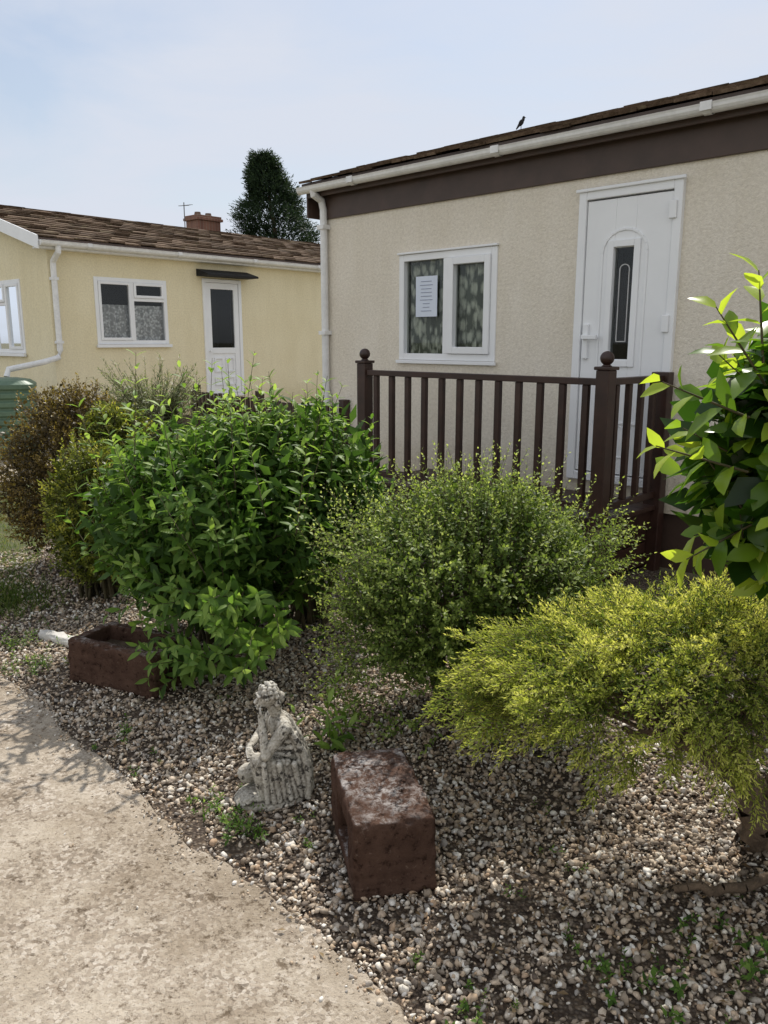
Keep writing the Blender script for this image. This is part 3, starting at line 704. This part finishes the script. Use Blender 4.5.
# ---------------------------------------------------------------- statue
ST=empty('garden_statue',(-.375,2.51,0.0),.42); ST.scale=(1.02,1.02,.99)
B=MB()
B.ell((-.01,0,.016),(.135,.10,.030),24,10);B.ell((-.085,-.02,.02),(.06,.065,.026));B.ell((.06,.0,.028),(.075,.08,.045));B.ell((.03,-.04,.045),(.05,.045,.04))
B.ell((.055,0,.115),(.064,.068,.062))
B.cap((.062,0,.135),(.048,0,.21),.055,.050);B.cap((.048,0,.21),(.022,0,.275),.050,.043)
B.cap((.020,-.048,.288),(.020,.048,.288),.026,.026)
B.cap((.016,0,.30),(-.006,-.002,.345),.020,.018)
H=Vector((-.022,-.004,.382))
B.ell(H,(.030,.026,.038)); B.ell(H+Vector((-.012,0,-.014)),(.021,.019,.024)); B.cap(H+Vector((-.030,0,.004)),H+Vector((-.040,0,-.012)),.003,.006)
B.cap(H+Vector((-.029,-.016,.012)),H+Vector((-.029,.016,.012)),.0055,.0055); B.ell(H+Vector((-.029,0,-.034)),(.008,.010,.007)); B.cap(H+Vector((-.033,-.007,-.0225)),H+Vector((-.033,.007,-.0225)),.0035,.0035)
B.ell(H+Vector((.012,0,.010)),(.032,.032,.036)); B.ell(H+Vector((.042,0,-.008)),(.021,.020,.020)); B.cap(H+Vector((.03,-.02,-.02)),H+Vector((.040,0,-.05)),.012,.010)
for row,(dx,dz,rr) in enumerate(((-.012,.006,.031),(.006,.012,.034),(.022,.010,.033))):
    for k in range(9):
        a_=math.pi*(k/8)-math.pi/2; B.ell(H+Vector((dx+.003*math.cos(k*2.),rr*math.sin(a_),dz+rr*math.cos(a_))),(.009,.008,.009),8,6)
B.cap((.045,-.042,.115),(-.070,-.050,.178),.036,.029);B.cap((-.070,-.050,.175),(-.060,-.056,.055),.027,.018);B.cap((-.060,-.056,.048),(-.118,-.060,.044),.017,.011)
for k in range(5): B.cap((-.116,-.070+k*.005,.044),(-.131,-.071+k*.0055,.040),.0045,.0035,8)
B.cap((.045,.045,.105),(-.085,.050,.085),.038,.032);B.cap((-.085,.050,.075),(.03,.065,.055),.028,.02)
B.cap((.018,-.064,.285),(-.050,-.072,.205),.022,.018);B.cap((-.050,-.072,.205),(-.050,-.030,.318),.017,.011)
hd=Vector((-.050,-.026,.326)); B.ell(hd,(.010,.013,.015))
for k,(y,l) in enumerate(((-.012,.018),(-.004,.022),(.004,.021),(.011,.016))): B.cap(hd+Vector((-.002,y*.8,.008)),hd+Vector((-.004+.002*k,y,.010+l)),.0045,.0035,8)
B.cap(hd+Vector((.004,-.008,.0)),hd+Vector((.012,-.012,.02)),.0045,.0035,8)
B.cap((.018,.064,.285),(-.03,.085,.20),.022,.017);B.cap((-.03,.085,.20),(-.085,.0,.208),.017,.011)
hd=Vector((-.090,-.012,.208)); B.ell(hd,(.012,.015,.008))
for k in range(4): B.cap(hd+Vector((-.010+.006*k,-.008,0)),hd+Vector((-.014+.008*k,-.034,-.012)),.004,.003,8)
for k in range(11):
    y=-.075+k*.015; w=abs(y)/.075; o_=.010*math.cos(k*2.4)
    B.cap((.040-.012*w,y*.80,.292),(.088+o_-.02*w,y*.95,.19),.0085,.012);B.cap((.088+o_-.02*w,y*.95,.19),(.112+o_-.030*w,y*1.05,.11),.012,.013);B.cap((.112+o_-.030*w,y*1.05,.11),(.125-.04*w,y*1.2,.03),.013,.011)
for k in range(8):
    t=k/7; B.cap((.06-.12*t,-.070-.012*math.sin(k*1.9),.155+.022*t),(.085-.135*t,-.082-.006*math.cos(k*2.3),.035),.0105,.0085)
for k in range(5):
    t=k/4; B.cap((.045-.10*t,-.075+.02*t,.15+.035*t),(.045-.115*t,.03,.135+.02*t),.0085,.0085)
for k in range(5): B.cap((.058-.008*k,-.055,.255-.024*k),(.002-.004*k,-.02,.235-.020*k),.0085,.007)
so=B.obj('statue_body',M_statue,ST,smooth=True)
m=so.modifiers.new('r','REMESH');m.mode='VOXEL';m.voxel_size=.0026;m.use_smooth_shade=True
m=so.modifiers.new('s','SMOOTH');m.iterations=2
tx=bpy.data.textures.new('st','CLOUDS');tx.noise_scale=.010
m=so.modifiers.new('d','DISPLACE');m.texture=tx;m.strength=.004;m.mid_level=.5

# ---------------------------------------------------------------- plants
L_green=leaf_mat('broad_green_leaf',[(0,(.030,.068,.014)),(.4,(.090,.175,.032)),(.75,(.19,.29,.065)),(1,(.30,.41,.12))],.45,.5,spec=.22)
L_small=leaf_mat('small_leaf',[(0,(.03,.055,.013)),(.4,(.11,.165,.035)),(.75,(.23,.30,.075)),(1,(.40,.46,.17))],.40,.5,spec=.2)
L_jun=leaf_mat('juniper_leaf',[(0,(.035,.06,.015)),(.35,(.15,.20,.04)),(.65,(.36,.40,.085)),(1,(.64,.63,.20))],.38,.6,spec=.15)
L_gold=leaf_mat('golden_leaf',[(0,(.04,.055,.012)),(.4,(.14,.17,.03)),(.75,(.28,.30,.05)),(1,(.44,.42,.08))],.35)
L_brown=leaf_mat('bronze_leaf',[(0,(.035,.028,.012)),(.4,(.12,.085,.030)),(.75,(.24,.17,.045)),(1,(.36,.29,.06))],.3)
L_laurel=leaf_mat('laurel_leaf',[(0,(.015,.04,.008)),(.4,(.045,.11,.012)),(.7,(.14,.24,.022)),(1,(.36,.45,.05))],.5,.3,spec=.5)
L_grey=leaf_mat('grey_green_leaf',[(0,(.06,.08,.035)),(.5,(.15,.18,.09)),(1,(.26,.29,.15))],.3)
L_con=leaf_mat('conifer_leaf',[(0,(.006,.014,.007)),(.5,(.016,.036,.014)),(1,(.045,.075,.028))],.15,.7)
L_grass=leaf_mat('grass_blade',[(0,(.05,.08,.015)),(.5,(.09,.15,.03)),(.85,(.20,.22,.07)),(1,(.34,.29,.14))],.35)

T=Tri()
kw=dict(kind=2,ang=62,opp=True,tipv=.35,grav=.25,curl=.25,stem=.0028,shrink=.45)
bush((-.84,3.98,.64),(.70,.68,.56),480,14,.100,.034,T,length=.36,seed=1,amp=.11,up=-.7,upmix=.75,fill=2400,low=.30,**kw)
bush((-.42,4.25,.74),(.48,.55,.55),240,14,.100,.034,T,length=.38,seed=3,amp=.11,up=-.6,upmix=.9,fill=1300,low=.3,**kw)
n=85; an=R.uniform(0,6.28,n); rr=R.uniform(.0,.62,n)
S=np.c_[-.74+rr*np.cos(an)*1.15,4.0+rr*np.sin(an),R.uniform(.66,.90,n)]
shoots(T,S,np.c_[R.normal(size=(n,2))*.22,np.ones(n)],R.uniform(.30,.62,n),20,.092,.031,.50,**kw)
n=40; an=R.uniform(math.pi*1.1,math.pi*1.62,n); S=np.c_[-.60+.42*np.cos(an),3.80+.50*np.sin(an),R.uniform(.10,.5,n)]
shoots(T,S,np.c_[np.cos(an)*.7,np.sin(an),R.uniform(-.2,.6,n)],R.uniform(.2,.36,n),14,.098,.034,.36,**kw)
T.obj('leafy_bush',[L_green,M_twig])

T=Tri(); kw=dict(kind=0,ang=60,tipv=.4,stem=.0014,shrink=.35,vr=.15)
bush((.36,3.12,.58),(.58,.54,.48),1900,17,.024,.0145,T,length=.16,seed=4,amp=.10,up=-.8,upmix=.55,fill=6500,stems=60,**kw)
n=230; an=R.uniform(0,6.28,n); rr=R.uniform(.0,.56,n)**.8
S=np.c_[.36+rr*np.cos(an),3.12+rr*np.sin(an)*.95,.96-.5*rr**2-.08]
shoots(T,S,np.c_[np.cos(an)*rr*1.1,np.sin(an)*rr*1.1,np.ones(n)]+R.normal(size=(n,3))*.2,R.uniform(.08,.30,n),16,.022,.013,.6,**kw)
n=360; an=R.uniform(math.pi*.9,math.pi*2.1,n); el=R.uniform(.08,.85,n); S=np.c_[.36+.48*np.cos(an),3.12+.44*np.sin(an),el]
shoots(T,S,np.c_[np.cos(an),np.sin(an),R.uniform(-.2,.7,n)]+R.normal(size=(n,3))*.2,R.uniform(.08,.24,n),16,.022,.013,.45,**kw)
T.obj('privet_bush',[L_small,M_twig])

# golden juniper: feathery sprays (a stem with side twigs in one plane)
T=Tri()
def sprays(K,C0,D,L0,v0,nt_=12):
    D=nrm(D); side=nrm(np.cross(D,np.array([[0,0,1.]])+R.normal(size=D.shape)*.5)); up=np.cross(side,D)
    S=[];DD=[];LL=[];VV=[]
    for k in range(nt_):
        t=(k+.5)/nt_; sg=1 if k%2 else -1
        p=C0+D*(L0*t)[:,None]; p[:,2]-=.25*L0*t*t
        dd=D*.85+side*sg*(.75-.45*t)+up*R.uniform(-.15,.25,(K,1))+R.normal(size=D.shape)*.10; dd[:,2]-=.15*t
        S.append(p);DD.append(dd);LL.append(L0*(.50-.24*t)*R.uniform(.8,1.2,K));VV.append(v0+.22*t)
    p=C0+D*(L0*.8)[:,None]; S.append(p); DD.append(D+np.array([0,0,-.3])); LL.append(L0*.35); VV.append(v0+.3)
    shoots(T,np.concatenate(S),np.concatenate(DD),np.concatenate(LL),11,.019,.0062,np.concatenate(VV),kind=0,ang=34,tipv=.28,stem=.0010,upn=.4,shrink=.4,droop=.1,vr=.08)
c=np.array([1.00,2.18,.665]); r=np.array([.78,.38,.17])
K=540; d=unit(K,-.3); rr=lump(d,2,.13,3.4)*R.uniform(.64,1,K)
tip=c+d*r*rr[:,None]; tip[:,2]-=.10*((tip[:,0]-c[0])/.78)**2
D=nrm(d*np.array([1.1,1.1,.5])+np.array([-.05,-.1,.28])+R.normal(size=d.shape)*.35); L0=R.uniform(.11,.21,K)
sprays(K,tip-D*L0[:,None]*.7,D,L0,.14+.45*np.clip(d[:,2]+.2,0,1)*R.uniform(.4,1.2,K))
K=120; an=R.uniform(math.pi*.8,math.pi*2,K); S=c+np.c_[.60*np.cos(an),.30*np.sin(an),R.uniform(-.19,.06,K)]; S[:,2]-=.08*((S[:,0]-c[0])/.78)**2
sprays(K,S,np.c_[np.cos(an),np.sin(an),R.uniform(-.6,.4,K)],R.uniform(.10,.20,K),R.uniform(.2,.5,K))
K=1700; d=unit(K,-.7); q=c+d*r*(R.uniform(.1,.75,K)**.5)[:,None]; q[:,2]-=.08*((q[:,0]-c[0])/.78)**2
shoots(T,q,d+R.normal(size=d.shape)*.6,.08,9,.020,.007,.08,kind=0,ang=40,stem=0,tipv=.1)
def limb(pts,r0,r1):
    P=np.array(pts,float); n=len(P); out=[]
    for i in range(n-1):
        for k in range(4): out.append(P[i]+(P[i+1]-P[i])*k/4+R.normal(size=3)*.007)
    out.append(P[-1]); out=np.array(out); rs=np.linspace(r0,r1,len(out))
    T.tubes(out[:-1],out[1:],rs[:-1],rs[1:],.5,k=7)
limb([(1.16,2.22,0),(1.13,2.20,.2),(1.0,2.2,.42),(.75,2.2,.56),(.52,2.2,.62)],.05,.012)
limb([(1.16,2.22,.12),(1.26,2.2,.38),(1.38,2.25,.6)],.04,.015)
limb([(1.13,2.20,.2),(.95,2.05,.38),(.8,2.0,.48),(.65,2.0,.52)],.03,.008)
limb([(1.0,2.2,.42),(.95,2.35,.55),(.85,2.45,.62)],.022,.01)
for k in range(34):
    a_=R.uniform(math.pi*.8,math.pi*2); e=c+np.array([.56*math.cos(a_),.28*math.sin(a_),R.uniform(-.14,.02)])
    s=np.array([1.0,2.18,.44])+R.normal(size=3)*.07; limb([s,(s+e)/2+np.array([0,0,R.uniform(-.08,.03)]),e],.010,.003)
limb([(1.42,1.98,.05),(1.2,2.02,.06),(.95,1.96,.045),(.82,1.99,.03)],.022,.010)
limb([(1.3,1.85,.04),(1.15,1.8,.035),(1.0,1.83,.03)],.018,.008)
T.obj('juniper_bush',[L_jun,M_bark])

T=Tri(); kw=dict(kind=0,ang=55,tipv=.4,stem=.0015)
bush((-2.10,5.4,.64),(.60,.50,.70),1500,15,.032,.017,T,length=.18,seed=6,amp=.05,up=-.6,fill=4500,high=.30,**kw)
T.obj('bronze_shrub',[L_brown,M_twig])
T=Tri()
bush((-1.74,4.75,.50),(.34,.32,.52),800,15,.036,.018,T,length=.18,seed=8,amp=.10,up=-.7,fill=2600,**kw)
bush((-1.74,5.2,.98),(.24,.22,.20),260,14,.034,.017,T,length=.16,seed=2,amp=.1,up=-.4,fill=900,**kw)
T.obj('golden_shrub',[L_gold,M_twig])
T=Tri(); n=260; an=R.uniform(0,6.28,n)
S=np.c_[-2.75+.15*np.cos(an),9.6+.15*np.sin(an),R.uniform(.3,.8,n)]
shoots(T,S,np.c_[np.cos(an)*.7,np.sin(an)*.7,np.ones(n)]+R.normal(size=(n,3))*.3,R.uniform(.3,.75,n),26,.08,.020,.4,kind=0,ang=65,stem=.004,tipv=.3)
T.tubes(np.c_[R.uniform(-2.85,-2.65,(20,1)),R.uniform(9.5,9.7,(20,1)),np.zeros((20,1))],S[:20],.012,.008,.5)
T.obj('rosemary_shrub',[L_grey,M_twig])
T=Tri(); kw=dict(kind=2,ang=62,tipv=.5,curl=.22,stem=.004,grav=.15,shrink=.3,upn=.8)
bush((1.14,1.95,1.26),(.42,.36,.40),230,9,.105,.058,T,length=.24,seed=5,amp=.07,up=-.85,upmix=.45,fill=900,stems=12,base=(.62,.15),**kw)
S=np.array([(.86,1.82,1.45),(.82,1.80,1.38),(.84,1.80,1.5),(.82,1.78,1.26),(.85,1.79,1.14),(.88,1.8,1.5),(.90,1.8,1.5)])
shoots(T,S,np.array([(-.6,-.1,.75),(-.9,-.05,.35),(-.15,0,1),(-.9,0,.25),(-.6,-.1,-.3),(.25,0,1),(.05,0,1)]),np.array([.22,.22,.20,.22,.18,.18,.16]),9,.100,.050,.60,**kw)
T.obj('laurel_shrub',[L_laurel,M_twig])
T=Tri()
def tuft(x,y,n,h,L,W,sp=.05,v=.4,M=8,kind=1):
    S=np.c_[x+R.normal(size=n)*sp,y+R.normal(size=n)*sp,np.zeros(n)+.012]
    shoots(T,S,np.c_[R.normal(size=(n,2))*.5,np.ones(n)],h*R.uniform(.5,1.2,n),M,L,W,v,kind=kind,ang=65,stem=.0015,tipv=.2,grav=.2)
tuft(-.22,2.80,9,.32,.085,.028,.035,.6,10,2)
tuft(-.47,2.33,16,.05,.025,.012,.04); tuft(-.56,2.42,10,.04,.022,.010,.04)
tuft(-.42,2.25,8,.05,.03,.012,.02); tuft(.62,1.62,10,.05,.03,.014,.05,.3); tuft(.22,1.55,8,.04,.02,.012,.05,.4)
tuft(-1.72,3.62,26,.05,.03,.008,.07,.5); tuft(-1.05,2.95,8,.04,.022,.01,.05); tuft(1.1,1.7,24,.10,.035,.014,.14,.25); tuft(.85,1.75,12,.05,.025,.012,.1,.2)
tuft(-1.9,3.9,24,.06,.03,.010,.10,.5)
for k in range(44):
    s,m_=R.uniform(-.8,3.4),R.uniform(.03,1.4); p=em(s,m_); tuft(p[0],p[1],3,.03,.018,.008,.02,.4,6)
T.obj('weeds',[L_green,M_twig])
T=Tri(); n=1700; s=R.uniform(-1.3,3.6,n); m_=R.uniform(-.03,1.6,n); p=O[None]+s[:,None]*E+m_[:,None]*Mv
T.leaves(np.c_[p,R.uniform(.022,.030,n)],np.c_[R.normal(size=(n,2)),R.normal(size=n)*.15],np.c_[R.normal(size=(n,2))*.3,np.ones(n)],R.uniform(.010,.03,n),R.uniform(.005,.013,n),R.uniform(0,1,n),1)
T.obj('fallen_leaves',[leaf_mat('dry_leaf',[(0,(.05,.03,.015)),(.5,(.13,.08,.04)),(1,(.26,.19,.10))],.15),M_twig])
LW=empty('lawn'); mb=MB(); mb.quad([(-7,4.5,.008),(-2.3,4.5,.008),(-2.4,5.2,.008),(-3.3,8.6,.008),(-9,8.6,.008)]); mb.obj('lawn_base',M_lawnbase,LW)
T=Tri(); n=22000; x=R.uniform(-5.2,-2.2,n); y=R.uniform(4.5,8.4,n); ok=(x+.3*y< -.80); x,y=x[ok],y[ok]; n=len(x)
T.leaves(np.c_[x,y,np.full(n,.006)],np.c_[R.normal(size=(n,2))*.5,np.ones(n)],R.normal(size=(n,3)),R.uniform(.02,.055,n),.004,R.uniform(.2,1,n),0)
T.obj('grass_blades',[L_grass,M_twig],LW)
T=Tri(); n=1300; x=-2.32+R.normal(size=n)*.16; y=4.55+R.normal(size=n)*.18
T.leaves(np.c_[x,y,np.full(n,.006)],np.c_[R.normal(size=(n,2))*.6,np.ones(n)],R.normal(size=(n,3)),R.uniform(.04,.10,n),.005,R.uniform(0,.8,n),0)
T.obj('grass_tuft',[L_grass,M_twig])

T=Tri(); K=6500; cx,cy=-3.62,30.5
t=R.uniform(0,1,K)**.8; z=1.0+6.9*t; an=R.uniform(0,6.28,K)
rad=2.75*(1-t)**.85*(1+.16*np.sin(an*3+z*2)+.20*np.sin(z*5+an))*R.uniform(.5,1.08,K)+.05
lean=-.75*t**2
S=np.c_[cx+lean+rad*np.cos(an),cy+rad*np.sin(an),z]
shoots(T,S,np.c_[np.cos(an),np.sin(an),R.uniform(.2,1.0,K)],R.uniform(.2,.45,K),8,.17,.05,.25+.35*R.uniform(0,1,K),kind=0,ang=45,stem=0,tipv=.25)
T.tubes(np.array([[cx,cy,0.],[cx,cy,3.]]),np.array([[cx,cy,3.],[cx-.6,cy,7.2]]),[.22,.14],[.14,.03],.5,k=8)
T.obj('conifer_tree',[L_con,M_bark])
T=Tri(); K=3500; x=R.uniform(-45,45,K); z=R.uniform(.2,2.6,K); S=np.c_[x,44+R.uniform(-.8,.8,K),z]
shoots(T,S,R.normal(size=(K,3))+np.array([0,-.5,.6]),.6,7,.36,.2,.4,kind=0,stem=0)
T.obj('hedge',[L_green,M_twig])

# ---------------------------------------------------------------- sky, sun, camera
el=math.radians(51); hz=Vector((.24,1.0,0)).normalized()
sd=hz*math.cos(el)+Vector((0,0,math.sin(el)))
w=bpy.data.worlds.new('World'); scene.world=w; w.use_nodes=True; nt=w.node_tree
bg=nt.nodes['Background']
sk=nt.nodes.new('ShaderNodeTexSky'); sk.sky_type='NISHITA'; sk.sun_disc=False; sk.sun_elevation=el; sk.sun_rotation=math.atan2(sd.x,sd.y)
sk.air_density=1.2; sk.dust_density=1.2; sk.ozone_density=1.5
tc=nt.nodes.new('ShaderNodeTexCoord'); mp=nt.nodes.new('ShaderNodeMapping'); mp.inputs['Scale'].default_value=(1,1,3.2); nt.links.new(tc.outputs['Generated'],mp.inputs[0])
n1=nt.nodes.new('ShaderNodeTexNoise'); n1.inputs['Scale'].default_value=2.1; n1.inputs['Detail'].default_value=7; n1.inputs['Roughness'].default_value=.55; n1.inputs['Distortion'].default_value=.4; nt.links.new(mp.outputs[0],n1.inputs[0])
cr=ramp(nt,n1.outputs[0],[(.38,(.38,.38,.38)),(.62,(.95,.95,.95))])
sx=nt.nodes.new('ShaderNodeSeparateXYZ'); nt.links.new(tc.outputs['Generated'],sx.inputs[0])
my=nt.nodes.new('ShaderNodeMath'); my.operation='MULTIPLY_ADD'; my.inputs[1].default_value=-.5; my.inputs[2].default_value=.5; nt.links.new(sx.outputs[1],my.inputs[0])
cc=ramp(nt,my.outputs[0],[(.30,(.585,.62,.70)),(.55,(.78,.80,.84)),(.9,(.98,.96,.93))])  # clouds brighten towards the unseen side behind the camera, added to light the near wall
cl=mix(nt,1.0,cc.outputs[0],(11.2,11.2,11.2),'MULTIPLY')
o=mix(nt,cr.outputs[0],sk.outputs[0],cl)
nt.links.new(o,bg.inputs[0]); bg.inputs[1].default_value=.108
sl=bpy.data.lights.new('sun','SUN'); sl.energy=5.0; sl.angle=math.radians(.5); sl.color=(1,.95,.87)
so_=bpy.data.objects.new('sun',sl); scene.collection.objects.link(so_); so_.rotation_euler=sd.to_track_quat('Z','Y').to_euler()
cam=bpy.data.cameras.new('camera'); cam.sensor_fit='VERTICAL'; cam.sensor_height=36; cam.lens=36*800/1024; cam.clip_end=2000; cam.clip_start=.05
co=bpy.data.objects.new('camera',cam); scene.collection.objects.link(co); co.location=(0,0,1.55); co.rotation_euler=(math.radians(90-12.13),0,0)
scene.camera=co
scene.view_settings.view_transform='Standard'; scene.view_settings.look='None'; scene.view_settings.exposure=0
